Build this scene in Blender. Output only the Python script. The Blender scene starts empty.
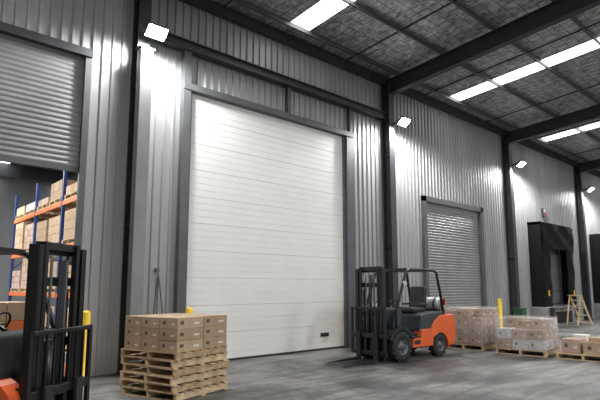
import bpy, bmesh, math, random
from mathutils import Vector, Matrix, noise, Euler
random.seed(7)
S=bpy.context.scene
COL=S.collection
# ------------------------------------------------------------------ materials
def mat(name,col,rough=.6,metal=0,var=0,vscale=6,bump=0,bscale=40,emit=0,spec=None,stretch=None,col2=None,lo=.35,hi=.65,detail=6):
    m=bpy.data.materials.new(name);m.use_nodes=True
    nt=m.node_tree;N=nt.nodes;L=nt.links
    b=N['Principled BSDF']
    b.inputs['Base Color'].default_value=(*col,1)
    b.inputs['Roughness'].default_value=rough
    b.inputs['Metallic'].default_value=metal
    if spec is not None:b.inputs['Specular IOR Level'].default_value=spec
    if emit:
        b.inputs['Emission Color'].default_value=(*col,1);b.inputs['Emission Strength'].default_value=emit
    if var or bump or col2:
        tc=N.new('ShaderNodeTexCoord');mp=N.new('ShaderNodeMapping')
        if stretch:mp.inputs['Scale'].default_value=stretch
        L.new(tc.outputs['Object'],mp.inputs['Vector'])
    if var or col2:
        n=N.new('ShaderNodeTexNoise');n.inputs['Scale'].default_value=vscale;n.inputs['Detail'].default_value=detail
        L.new(mp.outputs[0],n.inputs['Vector'])
        r=N.new('ShaderNodeValToRGB');r.color_ramp.elements[0].position=lo;r.color_ramp.elements[1].position=hi
        c2=col2 if col2 else tuple(min(1,c*(1+var)) for c in col)
        c1=col if col2 else tuple(c*(1-var) for c in col)
        r.color_ramp.elements[0].color=(*c1,1);r.color_ramp.elements[1].color=(*c2,1)
        L.new(n.outputs['Fac'],r.inputs['Fac']);L.new(r.outputs['Color'],b.inputs['Base Color'])
    if bump:
        n2=N.new('ShaderNodeTexNoise');n2.inputs['Scale'].default_value=bscale;n2.inputs['Detail'].default_value=5
        L.new(mp.outputs[0],n2.inputs['Vector'])
        bp=N.new('ShaderNodeBump');bp.inputs['Strength'].default_value=bump;bp.inputs['Distance'].default_value=.02
        L.new(n2.outputs['Fac'],bp.inputs['Height']);L.new(bp.outputs[0],b.inputs['Normal'])
    return m
M={}
M['clad']=mat('cladding_grey',(.345,.35,.35),.5,.2,var=.1,vscale=1.5,stretch=(1,1,.15))
M['backing']=mat('hidden_backing',(.3,.3,.3),.7)
M['steel']=mat('steel_dark_paint',(.045,.048,.053),.5,.2,var=.15,vscale=3)
M['steel2']=mat('steel_grey_paint',(.25,.26,.26),.5,.2,var=.08,vscale=3)
M['steelm']=mat('steel_mid_paint',(.10,.105,.11),.5,.2,var=.1,vscale=3)
M['doorw']=mat('sectional_door_white',(.83,.83,.81),.5,0,var=.02,vscale=2)
M['doorg']=mat('roller_door_grey',(.27,.275,.28),.45,.3,var=.08,vscale=2)
M['doord']=mat('dock_door_grey',(.13,.13,.135),.6,.1)
M['footstrip']=mat('dark_foot_strip',(.03,.03,.03),.8)  # plain dark colour for the strip under the sectional door
M['black']=mat('black_paint',(.010,.010,.011),.35)
M['blackm']=mat('black_matte',(.016,.016,.017),.7)
M['rubber']=mat('tyre_rubber',(.02,.02,.02),.8,bump=.2,bscale=60)
M['vinyl']=mat('seat_vinyl',(.02,.02,.022),.45)
M['orange']=mat('orange_paint',(.72,.12,.03),.35,var=.06,vscale=4)
M['teal']=mat('charcoal_teal_paint',(.03,.042,.048),.4)
M['chrome']=mat('bright_steel',(.6,.6,.6),.25,.9)
M['gas']=mat('gas_bottle_silver',(.62,.64,.65),.35,.4)
M['wood']=mat('pallet_timber',(.44,.31,.18),.75,var=.3,vscale=5,stretch=(2,2,2))
M['wood2']=mat('pallet_timber_pale',(.56,.42,.26),.75,var=.25,vscale=5)
M['card']=mat('cardboard',(.38,.265,.165),.8,var=.06,vscale=5)
M['card2']=mat('cardboard_light',(.46,.33,.215),.8,var=.06,vscale=5)
M['card3']=mat('cardboard_pinkish',(.47,.34,.28),.8,var=.1,vscale=5)
M['cardw']=mat('carton_white',(.58,.56,.54),.75,var=.06,vscale=5)
M['label']=mat('paper_label',(.68,.66,.6),.7)
M['print']=mat('printed_ink',(.10,.075,.06),.8)
M['tape']=mat('packing_tape',(.5,.38,.24),.3)
M['yellow']=mat('safety_yellow',(.85,.55,.02),.45,var=.05,vscale=6)
M['rblue']=mat('rack_blue',(.02,.06,.22),.5)
M['rorange']=mat('rack_orange',(.7,.17,.04),.5)
M['green']=mat('green_plastic',(.02,.09,.035),.5)
M['concw']=mat('concrete_wall',(.27,.27,.26),.85,var=.15,vscale=3,bump=.15)
M['curtain']=mat('dock_curtain_pvc',(.008,.008,.009),.8,bump=.7,bscale=2.5,spec=.2,stretch=(3,3,.6))
M['sky']=mat('skylight_panel',(.97,.98,1),.5,emit=6)
M['lamp']=mat('led_lens',(1,1,1),.5,emit=90)
M['red']=mat('red_plastic',(.6,.02,.02),.3)
M['white']=mat('white_paint',(.75,.75,.75),.5)
def foil():
    m=mat('foil_insulation',(.2,.2,.2),.42,.5);nt=m.node_tree;N=nt.nodes;L=nt.links;b=N['Principled BSDF']
    tc=N.new('ShaderNodeTexCoord');mp=N.new('ShaderNodeMapping');mp.inputs['Scale'].default_value=(1,.6,1);L.new(tc.outputs['Object'],mp.inputs[0])
    n=N.new('ShaderNodeTexNoise');n.inputs['Scale'].default_value=6.5;n.inputs['Detail'].default_value=9;n.inputs['Roughness'].default_value=.75;n.inputs['Distortion'].default_value=.8;L.new(mp.outputs[0],n.inputs[0])
    r=N.new('ShaderNodeValToRGB');e=r.color_ramp.elements;e[0].position=.38;e[0].color=(.18,.18,.185,1);e[1].position=.64;e[1].color=(.85,.85,.85,1)
    L.new(n.outputs['Fac'],r.inputs[0])
    sx=N.new('ShaderNodeSeparateXYZ');L.new(tc.outputs['Object'],sx.inputs[0])
    outs=[]
    for ax in('X','Y'):
        mu=N.new('ShaderNodeMath');mu.operation='MULTIPLY';mu.inputs[1].default_value=3.3;L.new(sx.outputs[ax],mu.inputs[0])
        fr=N.new('ShaderNodeMath');fr.operation='FRACT';L.new(mu.outputs[0],fr.inputs[0])
        lt=N.new('ShaderNodeMath');lt.operation='LESS_THAN';lt.inputs[1].default_value=.06;L.new(fr.outputs[0],lt.inputs[0]);outs.append(lt)
    mxm=N.new('ShaderNodeMath');mxm.operation='MAXIMUM';L.new(outs[0].outputs[0],mxm.inputs[0]);L.new(outs[1].outputs[0],mxm.inputs[1])
    mx=N.new('ShaderNodeMixRGB');L.new(mxm.outputs[0],mx.inputs[0]);L.new(r.outputs[0],mx.inputs[1]);mx.inputs[2].default_value=(.14,.14,.14,1)
    L.new(mx.outputs[0],b.inputs['Base Color'])
    v=N.new('ShaderNodeTexNoise');v.inputs['Scale'].default_value=9;v.inputs['Detail'].default_value=4;L.new(mp.outputs[0],v.inputs[0])
    bp=N.new('ShaderNodeBump');bp.inputs['Strength'].default_value=.8;bp.inputs['Distance'].default_value=.06
    L.new(v.outputs['Fac'],bp.inputs['Height']);L.new(bp.outputs[0],b.inputs['Normal'])
    return m
M['foil']=foil()
def floorm():
    m=mat('polished_concrete',(.3,.3,.3),.45,0,spec=.35);nt=m.node_tree;N=nt.nodes;L=nt.links;b=N['Principled BSDF']
    tc=N.new('ShaderNodeTexCoord')
    n=N.new('ShaderNodeTexNoise');n.inputs['Scale'].default_value=.6;n.inputs['Detail'].default_value=10;n.inputs['Roughness'].default_value=.7;n.inputs['Distortion'].default_value=.5;L.new(tc.outputs['Object'],n.inputs[0])
    r=N.new('ShaderNodeValToRGB');e=r.color_ramp.elements;e[0].position=.4;e[0].color=(.062,.061,.058,1);e[1].position=.6;e[1].color=(.225,.22,.21,1)
    L.new(n.outputs['Fac'],r.inputs[0])
    mp=N.new('ShaderNodeMapping');mp.inputs['Scale'].default_value=(.4,2.4,1);mp.inputs['Rotation'].default_value=(0,0,.25);L.new(tc.outputs['Object'],mp.inputs[0])
    n3=N.new('ShaderNodeTexNoise');n3.inputs['Scale'].default_value=1.1;n3.inputs['Detail'].default_value=7;n3.inputs['Distortion'].default_value=1.2;L.new(mp.outputs[0],n3.inputs[0])
    r3=N.new('ShaderNodeValToRGB');e=r3.color_ramp.elements;e[0].position=.4;e[0].color=(.45,.45,.45,1);e[1].position=.54;e[1].color=(1,1,1,1);L.new(n3.outputs['Fac'],r3.inputs[0])
    mm=N.new('ShaderNodeMixRGB');mm.blend_type='MULTIPLY';mm.inputs[0].default_value=.75;L.new(r.outputs[0],mm.inputs[1]);L.new(r3.outputs[0],mm.inputs[2])
    n2=N.new('ShaderNodeTexNoise');n2.inputs['Scale'].default_value=7;n2.inputs['Detail'].default_value=8;n2.inputs['Roughness'].default_value=.78;L.new(tc.outputs['Object'],n2.inputs[0])
    mx=N.new('ShaderNodeMixRGB');mx.blend_type='OVERLAY';mx.inputs[0].default_value=.9
    L.new(mm.outputs[0],mx.inputs[1]);L.new(n2.outputs['Fac'],mx.inputs[2]);L.new(mx.outputs[0],b.inputs['Base Color'])
    rr=N.new('ShaderNodeMapRange');rr.inputs['To Min'].default_value=.3;rr.inputs['To Max'].default_value=.7;L.new(n.outputs['Fac'],rr.inputs[0]);L.new(rr.outputs[0],b.inputs['Roughness'])
    return m
M['floor']=floorm()
def wrapm():
    m=mat('stretch_wrap',(.7,.69,.68),.25,0);nt=m.node_tree;N=nt.nodes;L=nt.links;b=N['Principled BSDF']
    tc=N.new('ShaderNodeTexCoord');mp=N.new('ShaderNodeMapping');mp.inputs['Scale'].default_value=(1,1,2.5);mp.inputs['Rotation'].default_value=(.3,.2,0);L.new(tc.outputs['Object'],mp.inputs[0])
    n=N.new('ShaderNodeTexNoise');n.inputs['Scale'].default_value=7;n.inputs['Detail'].default_value=7;n.inputs['Distortion'].default_value=1.5;L.new(mp.outputs[0],n.inputs[0])
    r=N.new('ShaderNodeMapRange');r.inputs['From Min'].default_value=.4;r.inputs['From Max'].default_value=.7;r.inputs['To Min'].default_value=.12;r.inputs['To Max'].default_value=.5
    L.new(n.outputs['Fac'],r.inputs[0]);L.new(r.outputs[0],b.inputs['Alpha'])
    bp=N.new('ShaderNodeBump');bp.inputs['Strength'].default_value=.8;bp.inputs['Distance'].default_value=.03;L.new(n.outputs['Fac'],bp.inputs['Height']);L.new(bp.outputs[0],b.inputs['Normal'])
    return m
M['wrap']=wrapm()
# ------------------------------------------------------------------ mesh builder
class MB:
    def __init__(s,name):s.name=name;s.bm=bmesh.new();s.m=[];s.X=Matrix.Identity(4)
    def mi(s,k):
        if k not in s.m:s.m.append(k)
        return s.m.index(k)
    def face(s,vs,k,smooth=False):
        f=s.bm.faces.new(vs);f.material_index=s.mi(k);f.smooth=smooth;return f
    def v(s,p):return s.bm.verts.new(s.X@Vector(p))
    def box(s,c,d,k,rot=None,bv=0):
        c=Vector(c);h=Vector(d)/2
        R=Matrix.Identity(3)
        if rot is not None:R=Euler(rot).to_matrix()
        if bv:
            t=bmesh.new();bmesh.ops.create_cube(t,size=1)
            for q in t.verts:q.co=Vector((q.co.x*d[0],q.co.y*d[1],q.co.z*d[2]))
            bmesh.ops.bevel(t,geom=t.edges[:],offset=bv,segments=2,affect='EDGES',profile=.5)
            mp={q:s.v(c+R@q.co) for q in t.verts}
            for f in t.faces:s.face([mp[q] for q in f.verts],k)
            t.free();return
        vs=[s.v(c+R@Vector((x*h.x,y*h.y,z*h.z))) for x in(-1,1) for y in(-1,1) for z in(-1,1)]
        for ix in((0,1,3,2),(4,6,7,5),(0,4,5,1),(2,3,7,6),(0,2,6,4),(1,5,7,3)):s.face([vs[i] for i in ix],k)
    def bb(s,a,b,k,bv=0):
        s.box([(a[i]+b[i])/2 for i in range(3)],[abs(b[i]-a[i]) for i in range(3)],k,bv=bv)
    def beam(s,p,q,w,h,k,up=(0,0,1)):
        p=Vector(p);q=Vector(q);d=q-p;z=d.normalized();u=Vector(up)
        x=u.cross(z)
        if x.length<1e-4:x=Vector((1,0,0)).cross(z)
        x.normalize();y=z.cross(x)
        pts=[]
        for e in(p,q):
            for a,b in((-1,-1),(1,-1),(1,1),(-1,1)):pts.append(s.v(e+x*a*w/2+y*b*h/2))
        s.face(pts[3::-1],k);s.face(pts[4:],k)
        for i in range(4):j=(i+1)%4;s.face([pts[i],pts[j],pts[4+j],pts[4+i]],k)
    def tube(s,pts,r,k,n=10,cap=True):
        pts=[Vector(p) for p in pts];rings=[]
        pd=None
        for i,p in enumerate(pts):
            if i==0:d=pts[1]-p
            elif i==len(pts)-1:d=p-pts[i-1]
            else:d=(pts[i+1]-p).normalized()+(p-pts[i-1]).normalized()
            d.normalize()
            if pd is None:
                x=d.orthogonal().normalized()
            else:
                x=(x-d*x.dot(d)).normalized()
            pd=d;y=d.cross(x)
            rr=r[i] if isinstance(r,(list,tuple)) else r
            rings.append([s.v(p+(x*math.cos(2*math.pi*j/n)+y*math.sin(2*math.pi*j/n))*rr) for j in range(n)])
        for a,b in zip(rings,rings[1:]):
            for j in range(n):s.face([a[j],a[(j+1)%n],b[(j+1)%n],b[j]],k,True)
        if cap:s.face(rings[0][::-1],k);s.face(rings[-1],k)
    def lathe(s,c,ax,prof,k,n=28):
        c=Vector(c);ax=Vector(ax).normalized();x=ax.orthogonal().normalized();y=ax.cross(x);rings=[];ks=[]
        for P in prof:
            rings.append([s.v(c+ax*P[0]+(x*math.cos(2*math.pi*j/n)+y*math.sin(2*math.pi*j/n))*P[1]) for j in range(n)])
            ks.append(P[2] if len(P)>2 else k)
        for i in range(len(rings)-1):
            a,b=rings[i],rings[i+1]
            for j in range(n):s.face([a[j],a[(j+1)%n],b[(j+1)%n],b[j]],ks[i+1],True)
        s.face(rings[0][::-1],ks[0]);s.face(rings[-1],ks[-1])
    def extr(s,poly,y0,y1,k,bv=0):
        t=bmesh.new();a=[t.verts.new((p[0],y0,p[1])) for p in poly];b=[t.verts.new((p[0],y1,p[1])) for p in poly]
        t.faces.new(a);t.faces.new(b[::-1])
        n=len(poly)
        for i in range(n):t.faces.new([a[(i+1)%n],a[i],b[i],b[(i+1)%n]])
        if bv:bmesh.ops.bevel(t,geom=t.edges[:],offset=bv,segments=2,affect='EDGES',profile=.5)
        mp={q:s.v(q.co) for q in t.verts}
        for f in t.faces:s.face([mp[q] for q in f.verts],k)
        t.free()
    def done(s,loc=(0,0,0),rz=0,fix=True):
        if fix:bmesh.ops.recalc_face_normals(s.bm,faces=s.bm.faces[:])
        me=bpy.data.meshes.new(s.name);s.bm.to_mesh(me);s.bm.free()
        for k in s.m:me.materials.append(M[k])
        o=bpy.data.objects.new(s.name,me);COL.objects.link(o);o.location=loc;o.rotation_euler=(0,0,rz);return o
def light(name,kind,loc,energy,parent,rot=(0,0,0),**kw):
    l=bpy.data.lights.new(name,kind);l.energy=energy
    for k,v in kw.items():setattr(l,k,v)
    q=bpy.data.objects.new(name,l);COL.objects.link(q);q.location=loc;q.rotation_euler=rot
    if parent:q.parent=parent
    return q
# ------------------------------------------------------------------ room shell
WY=9.9; XW=-8.0; XE=46.0; YS=-12.0
def roofz(y):return 8.46+.07*(9.9-y)
def ribbed(mb,x0,x1,z0,z1,y,k,per=.2):
    prof=[];i=math.floor(x0/per)-1
    while i*per<x1+per:
        b=i*per
        for dx,dy in((0,0),(.025,-.0),(.045,-.04),(.08,-.04),(.1,0)):prof.append((b+dx,dy))
        i+=1
    pts=[]
    for a,b in zip(prof,prof[1:]):
        if a[0]>=x0 and a[0]<=x1:pts.append(a)
        elif a[0]<x0<b[0]:t=(x0-a[0])/(b[0]-a[0]);pts.append((x0,a[1]+t*(b[1]-a[1])))
        if a[0]<x1<b[0]:t=(x1-a[0])/(b[0]-a[0]);pts.append((x1,a[1]+t*(b[1]-a[1])))
    lo=[mb.v((p[0],y+p[1],z0)) for p in pts];hi=[mb.v((p[0],y+p[1],z1)) for p in pts]
    for i in range(len(pts)-1):mb.face([lo[i],lo[i+1],hi[i+1],hi[i]],k)
segs=[(XW,-1.3,0,8.46),(-1.3,3.18,6.2,8.46),(3.18,5.38,0,8.46),(5.38,10.52,6.1,8.46),(10.52,14.5,0,8.46),(14.5,18.35,4.65,8.46),(18.35,XE,0,8.46)]
w=MB('wall_north')
for s_ in segs:
    ribbed(w,*s_,WY,'clad')
    w.bb((s_[0],WY+.05,s_[2]),(s_[1],WY+.12,s_[3]),'backing')  # unseen backing added behind the sheet to block light
w.done(fix=False)
for nm,a,b in(('wall_east',(XE,YS,0),(XE+.2,WY+.1,10.2)),('wall_west',(XW-.2,YS,0),(XW,WY+.1,10.2))):
    m_=MB(nm);m_.bb(a,b,'clad');m_.done()
f_=MB('floor');f_.bb((XW-.2,YS,-.2),(XE+.2,WY+.12,0),'floor')
f_.done()
c_=MB('ceiling')
def slab(mb,x0,x1,y0,y1,k,dz=0,t=.05):
    vs=[mb.v((x,y,roofz(y)+dz+e)) for x in(x0,x1) for y in(y0,y1) for e in(0,t)]
    for ix in((0,1,3,2),(4,6,7,5),(0,4,5,1),(2,3,7,6),(0,2,6,4),(1,5,7,3)):mb.face([vs[i] for i in ix],k)
skx=[.75,8.3,15.9,23.6,31.4,39.2]
xs=XW;hw=.33
for sx in skx:
    slab(c_,xs,sx-hw,YS,9.25,'foil');slab(c_,sx-hw,sx+hw,YS,9.25,'sky',.005);xs=sx+hw
slab(c_,xs,XE,YS,9.25,'foil');slab(c_,XW,XE,9.25,WY+.12,'foil')
c_.done()
cols=[4.17,12.5,20.7,28.9,37.1]
rf=MB('roof_rafters')
for cx in cols+[-4.0]:
    for (w_,h_,dz) in((.22,.02,-.17),(.014,.46,-.41),(.22,.02,-.64)):
        rf.beam((cx,YS,roofz(YS)+dz),(cx,WY-.1,roofz(WY-.1)+dz),w_,h_,'steel')
rf.done()
pu=MB('roof_purlins')
y=9.25
while y>YS:
    z=roofz(y)
    pu.bb((XW,y-.008,z-.15),(XE,y+.008,z),'steelm')
    pu.bb((XW,y-.05,z-.155),(XE,y+.008,z-.14),'steelm')
    y-=1.6
pu.bb((XW,WY-.2,8.2),(XE,WY-.05,8.44),'steel')
for cx in cols[:-1]:
    for dx in(2.0,6.3):pu.beam((cx+dx,YS,roofz(YS)-.1),(cx+dx,WY-.3,roofz(9.6)-.1),.03,.04,'steel')
pu.done()
for i,cx in enumerate(cols):
    c=MB('steel_column')
    h=8.19
    c.bb((cx-.13,9.55,0),(cx+.13,9.57,h),'steel');c.bb((cx-.13,9.83,0),(cx+.13,9.85,h),'steel')
    c.bb((cx-.008,9.57,0),(cx+.008,9.83,h),'steel')
    c.bb((cx-.18,9.5,0),(cx+.18,9.85,.03),'steel')
    for z in(.04,2.9,5.8,h-.5,h-.02):c.bb((cx-.125,9.57,z-.006),(cx+.125,9.83,z+.006),'steel')
    c.done()
p=MB('door_post');p.bb((4.0,9.28,0),(4.26,9.48,6.5),'steel2',bv=.012);p.bb((3.95,9.24,0),(4.31,9.49,.03),'steel2');p.bb((3.97,9.26,6.5),(4.29,9.49,6.53),'steelm');p.done()
t=MB('trim_1')
t.bb((5.2,9.70,0),(5.4,9.855,7.0),'steelm',bv=.01);t.bb((10.53,9.7,0),(10.85,9.855,6.22),'steelm',bv=.01)
t.bb((5.2,9.68,6.08),(10.85,9.855,6.24),'steelm',bv=.01)
t.bb((8.3,9.75,6.24),(8.42,9.855,7.0),'steelm')
t.bb((10.73,9.75,6.24),(10.85,9.855,7.0),'steelm')
t.bb((5.41,9.76,0),(5.45,9.855,6.08),'steelm');t.bb((10.47,9.76,0),(10.52,9.855,6.08),'steelm')
t.done()
t=MB('trim_2');t.bb((4.33,9.62,6.99),(12.36,9.84,7.01),'steel');t.bb((4.33,9.62,7.19),(12.36,9.84,7.21),'steel');t.bb((4.33,9.7,7.0),(12.36,9.72,7.2),'steel');t.done()
def curtain(name,x0,x1,z0,z1,y,k,per,amp,kind='round'):
    d=MB(name);pts=[];z=z0
    if kind=='round':
        n=6
        while z<z1-1e-4:
            for j in range(n):
                zz=z+per*j/n
                if zz<z1:pts.append((zz,-amp*abs(math.sin(math.pi*j/n))))
            z+=per
        pts.append((z1,0))
    else:
        i=0
        while z<z1-.001:
            e=min(z+per,z1);big=(i%4==3);g=.016 if big else .009;dp=.018 if big else .009
            pts+=[(z,-amp),(e-g,-amp),(e-g*.7,-amp+dp),(e-g*.3,-amp+dp)]
            z=e;i+=1
        pts.append((z1,-amp))
    a=[d.v((x0,y+p[1],p[0])) for p in pts];b=[d.v((x1,y+p[1],p[0])) for p in pts]
    for i in range(len(pts)-1):d.face([a[i],b[i],b[i+1],a[i+1]],k,kind=='round')
    d.bb((x0,y+.015,z0),(x1,y+.03,z1),'backing' if kind=='round' else k)
    return d
d=curtain('door_1',5.45,10.47,.05,6.08,9.84,'doorw',.1525,.005,'flat')
d.bb((5.45,9.82,0),(10.47,9.87,.05),'footstrip')
d.bb((9.55,9.815,.35),(9.85,9.84,.45),'blackm')
d.done(fix=False)
d=curtain('door_2',14.58,18.27,.08,4.62,9.88,'doorg',.1,.02);d.bb((14.58,9.85,0),(18.27,9.9,.08),'steelm');d.done(fix=False)
t=MB('trim_3');t.bb((14.4,9.74,0),(14.58,9.855,4.8),'steelm');t.bb((18.27,9.74,0),(18.45,9.855,4.8),'steelm');t.bb((14.4,9.74,4.62),(18.45,9.855,4.8),'steelm');t.done()
d=curtain('door_3',-1.25,3.12,3.95,6.2,9.92,'doorg',.1,.02);d.bb((-1.25,9.88,3.87),(3.12,9.96,3.96),'steelm');d.done(fix=False)
t=MB('trim_4');t.bb((3.1,9.78,0),(3.22,9.86,6.3),'steelm');t.bb((-1.4,9.78,0),(-1.25,9.86,6.3),'steelm');t.bb((-1.4,9.74,6.18),(3.22,9.86,6.34),'steel');t.done()
t=MB('door_hoist_chain')
t.tube([(4.78,9.8,2.0),(4.70,9.74,1.1),(4.74,9.7,.45),(4.86,9.7,.4),(4.9,9.74,1.1),(4.8,9.8,2.0)],.01,'black',6)
t.bb((4.75,9.8,1.98),(4.83,9.86,2.06),'steelm');t.done()
t=MB('conduit_pipe');t.tube([(12.85,9.8,0),(12.85,9.8,8.15)],.05,'steelm',10);t.bb((12.78,9.76,1.2),(12.92,9.85,1.5),'steel2');t.done()
def flood(x,y,z,power):
    o=MB('flood_light')
    o.X=Matrix.Rotation(math.radians(52),4,'X')
    o.box((0,0,0),(.44,.06,.3),'steel',bv=.012)
    for i in range(7):o.box((-.165+i*.055,.045,0),(.012,.05,.26),'steel')
    o.box((0,-.033,0),(.4,.012,.26),'lamp')
    o.X=Matrix.Identity(4)
    o.tube([(-.23,0,0),(-.23,.14,.02),(.23,.14,.02),(.23,0,0)],.015,'steel',6)
    o.bb((-.03,.12,-.01),(.03,9.545-y,.05),'steel')
    ob=o.done((x,y,z))
    light('flood_lamp_light','SPOT',(0,-.14,-.16),power,ob,(math.radians(12),0,0),spot_size=math.radians(175),spot_blend=.5,shadow_soft_size=.2,color=(1,1,.985))
for i,cx in enumerate(cols):flood(cx+(.1 if i==0 else .15),9.2,6.88,700)
for x in(2,12,22,32):  # overhead lamps out of view, added as ambient fill for the hall
    for y in(-2.2,-8):
        z=roofz(y)-.95
        o=MB('added_fill_lamp');o.lathe((0,0,0),(0,0,1),[(0,.02,'lamp'),(0,.2,'lamp'),(.0,.24,'steel'),(.06,.24),(.14,.12),(.3,.1),(.32,.02)],'steel',20)
        o.tube([(0,0,.3),(0,0,.93)],.01,'steel',6);ob=o.done((x,y,z))
        light('added_fill_light','AREA',(0,0,-.05),350,ob,shape='DISK',size=1.2)
# ------------------------------------------------------------------ docks
for x0 in(22.6,30.35):
    x1=x0+3.6;yf=9.3
    o=MB('dock_shelter')
    o.bb((x0,yf,.85),(x0+.12,9.85,4.56),'curtain',bv=.01);o.bb((x1-.12,yf,.85),(x1,9.85,4.56),'curtain',bv=.01)
    o.bb((x0,yf,4.46),(x1,9.85,4.6),'curtain',bv=.01)
    # overlapping fabric flaps that belly slightly outward
    def flap(xa,xb,za,zb,yy,nx=8,nz=14):
        g=[[o.v((xa+(xb-xa)*i/nx,yy-.03*math.sin(math.pi*i/nx)-.02*math.sin(j*1.3+i*.8+xa),za+(zb-za)*j/nz)) for i in range(nx+1)] for j in range(nz+1)]
        for j in range(nz):
            for i in range(nx):o.face([g[j][i],g[j][i+1],g[j+1][i+1],g[j+1][i]],'curtain',True)
    flap(x0+.02,x0+.85,.85,4.5,yf-.03);flap(x1-.85,x1-.02,.85,4.5,yf-.03);flap(x0+.04,x1-.04,3.4,4.52,yf-.09,16,6)
    o.bb((x0+.02,yf-.01,.85),(x0+.6,yf+.03,4.5),'curtain');o.bb((x1-.6,yf-.01,.85),(x1-.02,yf+.03,4.5),'curtain')
    for k in(x0+.35,x1-.35):o.bb((k-.05,yf-.1,1.3),(k+.05,yf-.08,1.55),'yellow')
    o.bb((x0+.5,9.72,.95),(x1-.5,9.84,4.2),'doord')
    for z in(1.5,2.1,2.7,3.3):o.bb((x0+.5,9.71,z),(x1-.5,9.725,z+.02),'blackm')
    o.done(fix=False)
    o=MB('loading_dock_base');o.bb((x0-.1,9.2,0),(x1+.1,9.85,.82),'concw',bv=.02)
    o.bb((x0+.7,9.1,.74),(x1-.7,9.8,.83),'steel2')
    for k in(x0+.35,x1-.35):o.bb((k-.13,9.06,.3),(k+.13,9.2,.8),'rubber',bv=.02)
    o.bb((x0+.9,9.17,.1),(x1-.9,9.2,.6),'blackm')
    o.done()
o=MB('waste_bin')
o.extr([(-.16,.05),(.16,.05),(.2,.8),(-.2,.8)],-.18,.18,'green',bv=.02);o.box((0,0,.83),(.44,.42,.06),'green',bv=.02)
o.tube([(-.18,.2,.09),(.18,.2,.09)],.09,'rubber',12);o.tube([(-.18,.23,.78),(.18,.23,.78)],.02,'green',6);o.done((20.1,9.25,0))
o=MB('dock_signal_light');o.bb((24.2,9.75,5.0),(24.42,9.85,5.4),'steel',bv=.01);o.bb((24.24,9.73,5.22),(24.38,9.76,5.36),'white');o.bb((24.24,9.73,5.05),(24.38,9.76,5.18),'red');o.done()
o=MB('step_ladder')
for sy in(-.26,.26):
    o.beam((0,sy,1.3),(.62,sy,.03),.05,.09,'wood2');o.beam((-.3,sy,.03),(-.03,sy,1.3),.04,.06,'wood2')
for i in range(4):
    t_=(i+.6)/4;o.bb((.62*t_-.1,-.26,1.3*(1-t_)-.02),(.62*t_+.1,.26,1.3*(1-t_)+.02),'wood2')
o.bb((-.12,-.28,1.3),(.1,.28,1.34),'wood2');o.done((24.05,8.55,0),-.3)
for bx,by in((3.22,9.35),(5.3,9.35),(10.45,9.2),(18.75,9.4),(14.1,9.4)):
    o=MB('bollard');o.lathe((0,0,0),(0,0,1),[(0,.13),(.015,.13),(.015,.08),(1.2,.08),(1.235,.065),(1.25,.02)],'yellow',20);o.done((bx,by,0))
# ------------------------------------------------------------------ pallets and cartons
def pallet(o,z,w=1.165,k='wood'):
    h=w/2
    for yy in(-h+.04,0,h-.04):o.bb((-h,yy-.02,z+.018),(h,yy+.02,z+.118),k)
    n=7
    for i in range(n):
        x=-h+.05+i*(w-.1)/(n-1);o.bb((x-.048,-h,z+.118),(x+.048,h,z+.136),k)
    for x in(-h+.05,-.0,h-.05):o.bb((x-.048,-h,z),(x+.048,h,z+.018),k)
def carton(o,x,y,z,dx,dy,dz,k,marks=True):
    o.bb((x,y,z),(x+dx,y+dy,z+dz),k,bv=.004)
    if not marks:return
    e=.0015
    o.bb((x+.01,y+dy/2-.025,z+dz),(x+dx-.01,y+dy/2+.025,z+dz+e),'tape')
    o.bb((x+dx*.1,y-e,z+dz*.4),(x+dx*.24,y,z+dz*.7),'print');o.bb((x+dx*.62,y-e,z+dz*.35),(x+dx*.84,y,z+dz*.52),'label')
    o.bb((x-e,y+dy*.66,z+dz*.4),(x,y+dy*.82,z+dz*.68),'print');o.bb((x-e,y+dy*.15,z+dz*.35),(x,y+dy*.35,z+dz*.5),'label')
SR=math.radians(17);SL=(4.07,7.56)
o=MB('pallet_stack')
for i in range(6):
    o.X=Matrix.Translation((random.uniform(-.03,.03),random.uniform(-.03,.03),0))@Matrix.Rotation(random.uniform(-.035,.035),4,'Z')@Matrix.Diagonal((1,1,.85,1))
    pallet(o,i*.137,1.2,'wood' if i%2 else 'wood2')
o.done((*SL,0),SR)
o=MB('carton_stack')
for l in range(3):
    for i in range(2):
        for j in range(3):
            jx=random.uniform(-.01,.01)
            carton(o,-.575+i*.578+jx,-.575+j*.386+jx,l*.17,.565,.374,.167,random.choice(['card','card2','card']))
o.done((*SL,.6985),SR)
def wrapped(loc,rz,w,h,kinds,lay):
    o=MB('wrapped_pallet_load');pallet(o,0,w+.06,'wood2')
    n=3;b=w/n
    dz=h/lay
    for l in range(lay):
        for i in range(n):
            for j in range(n):
                if l==lay-1 and random.random()<.2:continue
                carton(o,-w/2+i*b+.004,-w/2+j*b+.004,.138+l*dz,b-.008,b-.008,dz-.004-random.choice([0,0,.05])*(l==lay-1),random.choice(kinds),True)
    t=bmesh.new();bmesh.ops.create_cube(t,size=1)
    bmesh.ops.subdivide_edges(t,edges=t.edges[:],cuts=11,use_grid_fill=True)
    mp={}
    for q in t.verts:
        c=Vector((q.co.x*(w+.05),q.co.y*(w+.05),q.co.z*(h+.04)))
        nn=noise.noise_vector(c*4)*.018;nn.z*=.4;c+=nn
        mp[q]=o.v(c+Vector((0,0,.16+h/2)))
    for f in t.faces:o.face([mp[q] for q in f.verts],'wrap',True)
    t.free();o.done(loc,rz)
wrapped((13.15,7.45,0),math.radians(4),1.1,.95,['card3','card2','card3','card'],4)
wrapped((13.1,5.87,0),math.radians(6),1.15,.74,['card3','card','cardw'],3)
o=MB('pallet_load');pallet(o,0,1.165,'wood2')
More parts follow.
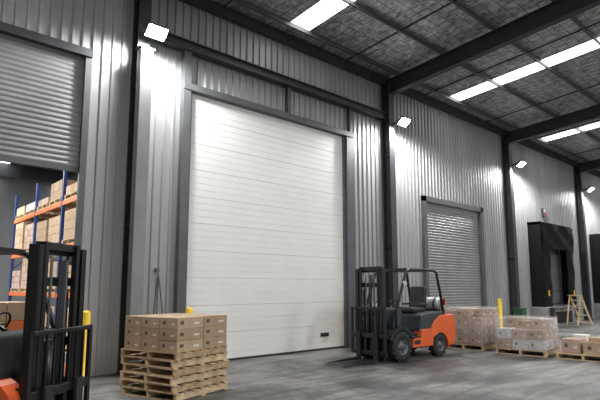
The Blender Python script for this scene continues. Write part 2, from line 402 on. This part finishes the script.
carton(o,-.5,-.5,.138,.42,.5,.28,'card2');carton(o,-.05,-.52,.138,.3,.4,.18,'card3');carton(o,.28,-.5,.138,.25,.5,.3,'card')
carton(o,-.45,.08,.138,.5,.4,.32,'card3');carton(o,.1,.05,.138,.42,.42,.26,'cardw');carton(o,-.42,-.45,.42,.3,.35,.1,'card2',False)
carton(o,.1,.1,.4,.35,.3,.12,'label',False)
o.done((13.2,4.45,0),math.radians(3))
# ------------------------------------------------------------------ forklift
def forklift(loc,rz,low='orange',hood='teal',fender='black',gas=True,lift=.0):
    o=MB('forklift')
    def wheel(x,y,r,w,sg):
        o.lathe((x,y,r),(0,sg,0),[(-w/2,r*.5),(-w/2,r*.85),(-w/2+.03,r*.97),(-w/4,r),(w/4,r),(w/2-.03,r*.97),(w/2,r*.85),(w/2,r*.54),(w/2-.04,r*.5,'steelm'),(w/2-.05,r*.25,'steel'),(w/2-.01,r*.2,'steelm'),(w/2,r*.05,'steelm')],'rubber',28)
        for i in range(16):
            a=i*math.tau/16
            o.box((x+math.cos(a)*r*.96,y,r+math.sin(a)*r*.96),(.05,w*.9,.05),'rubber',rot=(0,-a,0))
        for i in range(6):
            a=i*math.tau/6
            o.tube([(x+math.cos(a)*r*.36,y+sg*(w/2-.06),r+math.sin(a)*r*.36),(x+math.cos(a)*r*.36,y+sg*(w/2-.02),r+math.sin(a)*r*.36)],.015,'chrome',6)
    for sg in(-1,1):
        wheel(0,sg*.46,.34,.24,sg);wheel(-1.5,sg*.44,.27,.19,sg)
    o.tube([(0,-.4,.34),(0,.4,.34)],.1,'black');o.tube([(-1.5,-.4,.27),(-1.5,.4,.27)],.06,'black')
    def arch(cx,cz,r,a0,a1,n=8):return [(cx+r*math.cos(math.radians(a0+(a1-a0)*i/n)),cz+r*math.sin(math.radians(a0+(a1-a0)*i/n))) for i in range(n+1)]
    o.bb((-1.9,-.33,.22),(.2,.33,.62),'blackm',bv=.02)
    for sg in(-1,1):
        y0,y1=(.34,.56) if sg>0 else(-.56,-.34)
        poly=arch(0,.34,.37,20,150)+arch(0,.34,.45,150,20)
        o.extr(poly,y0,y1,fender)
        o.extr([(-.38,.28),(-1.16,.28),(-1.2,.5),(-1.2,.68),(-.74,.68),(-.7,.5),(-.42,.48)],y0,y1,low,bv=.012)
        o.bb((-.7,y0,.5),(-.36,y1,.53),'blackm')
        o.bb((-.66,y0-(.004 if sg<0 else -.02),.35),(-.44,y1+(.004 if sg>0 else -.02),.44),'blackm')
    cw=[(-1.16,.72)]+[(-1.18,.45)]+arch(-1.5,.27,.32,40,150)+[(-1.84,.22),(-2.06,.26),(-2.16,.5),(-2.16,.85),(-2.06,1.0),(-1.5,.98),(-1.3,.86)]
    for y0,y1 in((.33,.54),(-.54,-.33)):o.extr(cw,y0,y1,low,bv=.02)
    o.extr([(-1.16,.5),(-1.75,.45),(-1.84,.24),(-2.08,.28),(-2.18,.5),(-2.18,.85),(-2.08,1.0),(-1.5,.98),(-1.3,.86)],-.34,.34,low,bv=.02)
    o.bb((-2.19,-.3,.55),(-2.17,.3,.8),'blackm')
    o.tube([(-2.1,0,.35),(-2.26,0,.35)],.05,'blackm')
    o.extr([(-.72,.6),(-1.3,.6),(-1.5,.96),(-1.75,1.0),(-1.72,1.08),(-.95,1.06),(-.78,1.0)],-.5,.5,hood,bv=.03)
    o.bb((-.8,-.45,.52),(.1,.45,.58),'blackm')
    o.extr([(.18,.58),(-.02,.58),(-.12,1.1),(-.05,1.2),(.1,1.16),(.2,.8)],-.48,.48,hood,bv=.03)
    o.tube([(-.08,.05,1.1),(-.32,.05,1.22)],.025,'black')
    c=Vector((-.34,.05,1.24));ax=Vector((-.85,0,.5)).normalized();x=Vector((0,1,0));yv=ax.cross(x)
    ring=[c+(x*math.cos(a)+yv*math.sin(a))*.16 for a in[i*math.tau/18 for i in range(19)]]
    o.tube(ring,.014,'black',6,False)
    for i in(0,6,12):o.tube([c,ring[i]],.01,'black',5)
    for yy in(-.3,-.36,-.42):o.tube([(-.05,yy,1.15),(-.2,yy,1.32)],.01,'chrome',5);o.lathe((-.2,yy,1.32),(0,0,1),[(-.02,.005),(0,.02),(.02,.005)],'black',8)
    o.box((-1.08,0,1.12),(.5,.5,.13),'vinyl',bv=.045);o.box((-1.36,0,1.42),(.13,.48,.55),'vinyl',rot=(0,-.18,0),bv=.045)
    for sg in(-1,1):o.box((-1.22,sg*.27,1.25),(.3,.05,.05),'vinyl',bv=.015)
    for sg in(-1,1):
        o.tube([(.12,sg*.48,.75),(.1,sg*.48,1.1),(-.28,sg*.47,1.98),(-.36,sg*.46,2.06),(-.5,sg*.45,2.09),(-1.4,sg*.45,2.09),(-1.52,sg*.46,2.03),(-1.64,sg*.48,1.5),(-1.72,sg*.49,1.0)],.035,'black',8)
    for i in range(8):
        yy=-.38+i*.108;o.bb((-1.45,yy-.012,2.06),(-.4,yy+.012,2.11),'black')
    for xx in(-.4,-.92,-1.45):o.bb((xx-.02,-.45,2.06),(xx+.02,.45,2.12),'black')
    for sg in(-1,1):
        o.lathe((-.2,sg*.53,1.75),(1,0,-.1),[(-.06,.03),(-.03,.065),(.03,.07),(.035,.06,'white')],'black',12)
        o.box((-1.74,sg*.5,1.3),(.04,.08,.16),'red')
    if gas:
        o.lathe((-1.86,-.42,1.24),(0,1,0),[(0,.04),(.02,.11),(.07,.165),(.15,.175),(.7,.175),(.78,.16),(.84,.1),(.86,.04)],'gas',22)
        o.lathe((-1.86,-.5,1.24),(0,1,0),[(0,.11),(.1,.11),(.1,.05)],'gas',14)
        for yy in(-.25,.2):
            o.lathe((-1.86,yy,1.24),(0,1,0),[(0,.17),(0,.185),(.04,.185),(.04,.17)],'black',20)
        o.bb((-2.0,-.35,1.0),(-1.72,.35,1.07),'black')
    for sg in(-1,1):
        yo=sg*.37
        o.bb((.36,yo-.012+.03*sg,.06),(.48,yo+.012+.03*sg,2.1),'black')
        o.bb((.36,min(yo-.04*sg,yo+.04*sg),.06),(.375,max(yo-.04*sg,yo+.04*sg),2.1),'black')
        o.bb((.465,min(yo-.04*sg,yo+.04*sg),.06),(.48,max(yo-.04*sg,yo+.04*sg),2.1),'black')
        yi=sg*.29
        o.bb((.38,yi-.01,.1),(.47,yi+.01,2.14+lift),'black')
        o.bb((.38,min(yi,yi+.05*sg),.1),(.392,max(yi,yi+.05*sg),2.14+lift),'black')
        o.bb((.458,min(yi,yi-.05*sg),.1),(.47,max(yi,yi-.05*sg),2.14+lift),'black')
        o.tube([(.33,sg*.27,.12),(.33,sg*.27,1.6)],.035,'black',12);o.tube([(.33,sg*.27,1.6),(.33,sg*.27,2.05)],.02,'chrome',10)
        o.bb((.42,sg*.13-.015,.5),(.435,sg*.13+.015,1.95),'steelm')
        o.tube([(.34,sg*.4,.62),(-.1,sg*.4,.56)],.035,'black',10)
    for z in(.16,1.05,1.72,2.06):o.bb((.33,-.38,z-.05),(.365,.38,z+.05),'black',bv=.008)
    for z in(.3,2.1):o.bb((.4,-.3,z-.04),(.44,.3,z+.04),'black')
    o.tube([(.42,-.08,.3),(.42,-.08,1.1)],.05,'black',12)
    for i in(-.02,.02,.05):o.tube([(.44,i,.5),(.45,i,1.3),(.44,i+.02,1.95)],.014,'rubber',6)
    for z in(.2,.58):o.bb((.49,-.5,z-.05),(.54,.5,z+.05),'black',bv=.008)
    for yy in(-.28,-.1,.1,.28):o.bb((.485,yy-.03,.15),(.52,yy+.03,.63),'black')
    for yy in(-.5,.5):o.bb((.5,yy-.025,.15),(.54,yy+.025,1.22),'black')
    o.bb((.5,-.525,1.17),(.54,.525,1.22),'black',bv=.008)
    for i in range(1,8):
        yy=-.5+i/8;o.bb((.51,yy-.012,.6),(.53,yy+.012,1.18),'black')
    for yy in(-.26,.26):
        o.bb((.545,yy-.06,.04),(.59,yy+.06,.66),'blackm',bv=.006)
        o.extr([(.545,.03),(1.62,.035),(1.64,.045),(1.2,.075),(.545,.085)],yy-.06,yy+.06,'black')
    ob=o.done(loc,rz);return ob
forklift((9.45,7.62,0),math.radians(178))
forklift((1.46,6.26,0),math.radians(-52),low='orange',hood='blackm',fender='orange')
# ------------------------------------------------------------------ hall behind roller opening
YN=32
o=MB('floor_storage_hall');o.bb((XW,WY+.12,-.2),(14,YN,0),'floor');o.done()
o=MB('wall_storage_hall')
o.bb((XW,YN,0),(14,YN+.2,9.2),'clad');o.bb((13.8,WY+.12,0),(14,YN,9.2),'clad');o.bb((XW-.2,WY+.12,0),(XW,YN,9.2),'clad');o.done()
o=MB('ceiling_storage_hall')
RZ=7.6
xs=XW
for sx in(-4,1,5.2,9.5):
    o.bb((xs,WY+.12,RZ+.25),(sx-.3,YN,RZ+.35),'foil');o.bb((sx-.3,WY+.12,RZ+.27),(sx+.3,YN,RZ+.35),'sky');xs=sx+.3
o.bb((xs,WY+.12,RZ+.25),(14,YN,RZ+.35),'foil')
o.done()
o=MB('storage_hall_beams')
for y in range(12,32,2):o.bb((XW,y-.04,RZ),(14,y+.04,RZ+.25),'steel')
for y in(14,21,28):o.bb((XW,y-.1,RZ-.45),(14,y+.1,RZ),'steel')
o.done()
def rack(x0,y0,nb,LV,top):
    rk=MB('pallet_rack');ld=MB('cartons');bay=2.75
    for i in range(nb+1):
        y=y0+i*bay
        for x in(x0,x0+1):rk.bb((x-.045,y-.04,0),(x+.045,y+.04,top),'rblue')
        for z in range(0,int(top)-1):rk.beam((x0,y,z+.3),(x0+1,y,z+1.2),.03,.03,'rblue')
    for i in range(nb):
        y=y0+i*bay
        for z in LV:
            for x in(x0-.03,x0+1.03):rk.bb((x-.025,y+.05,z-.06),(x+.025,y+bay-.05,z+.06),'rorange')
        for zb in(0,)+tuple(q+.062 for q in LV):
            for k in range(2):
                yy=y+.12+k*1.3
                ld.X=Matrix.Translation((x0+.5,yy+.58,zb));pallet(ld,0,1.1,'wood2');ld.X=Matrix.Identity(4)
                hh=random.choice([.2,.25,.27])
                kk=random.choice(['card','card2','card3','cardw','card2'])
                nl=random.choice([3,4]) if zb<LV[-1] else random.choice([1,2])
                for a in range(3):
                    for b in range(3):
                        for c in range(nl):
                            ld.bb((x0-.02+a*.355,yy+.05+b*.355,zb+.14+c*hh),(x0-.02+a*.355+.345,yy+.05+b*.355+.345,zb+.14+c*hh+hh-.01),random.choice([kk,kk,'card']))
    rko=rk.done();ldo=ld.done();ldo.parent=rko
rack(4.3,12.0,3,(1.45,2.75,4.0),5.0)
wrp=MB('pallet_goods');pallet(wrp,0,1.1,'wood')
for a in range(2):
    for b in range(2):
        for c in range(3):wrp.bb((-.52+a*.53,-.52+b*.53,.138+c*.4),(-.01+a*.53,-.01+b*.53,.53+c*.4),random.choice(['card2','rorange','card']))
wrp.done((2.6,13.2,0),.1)
for x,y in((0,14),(2,21)):  # unseen lamps added to brighten the storage hall
    o=MB('added_fill_lamp');o.lathe((0,0,0),(0,0,1),[(0,.02,'lamp'),(0,.2,'lamp'),(.0,.24,'steel'),(.06,.24),(.14,.12),(.3,.1),(.32,.02)],'steel',20)
    o.tube([(0,0,.3),(0,0,.49)],.01,'steel',6);ob=o.done((x,y,RZ-.945))
    light('added_fill_light','AREA',(0,0,-.05),700,ob,shape='DISK',size=2)
# ------------------------------------------------------------------ world, camera
W=bpy.data.worlds.new('World');S.world=W;W.use_nodes=True
W.node_tree.nodes['Background'].inputs[0].default_value=(1,1,.985,1);W.node_tree.nodes['Background'].inputs[1].default_value=.58
th=math.atan(.13);a=math.radians(48.15)
F=Vector((math.cos(a)*math.cos(th),math.sin(a)*math.cos(th),math.sin(th)));R=Vector((math.sin(a),-math.cos(a),0));U=R.cross(F)
cd=bpy.data.cameras.new('camera');cam=bpy.data.objects.new('camera',cd);COL.objects.link(cam)
cam.matrix_world=Matrix(((R.x,U.x,-F.x,0),(R.y,U.y,-F.y,0),(R.z,U.z,-F.z,1.65),(0,0,0,1)))
cd.sensor_width=36;cd.lens=30;cd.shift_y=23/600;cd.clip_end=200
S.camera=cam
S.view_settings.view_transform='Standard'
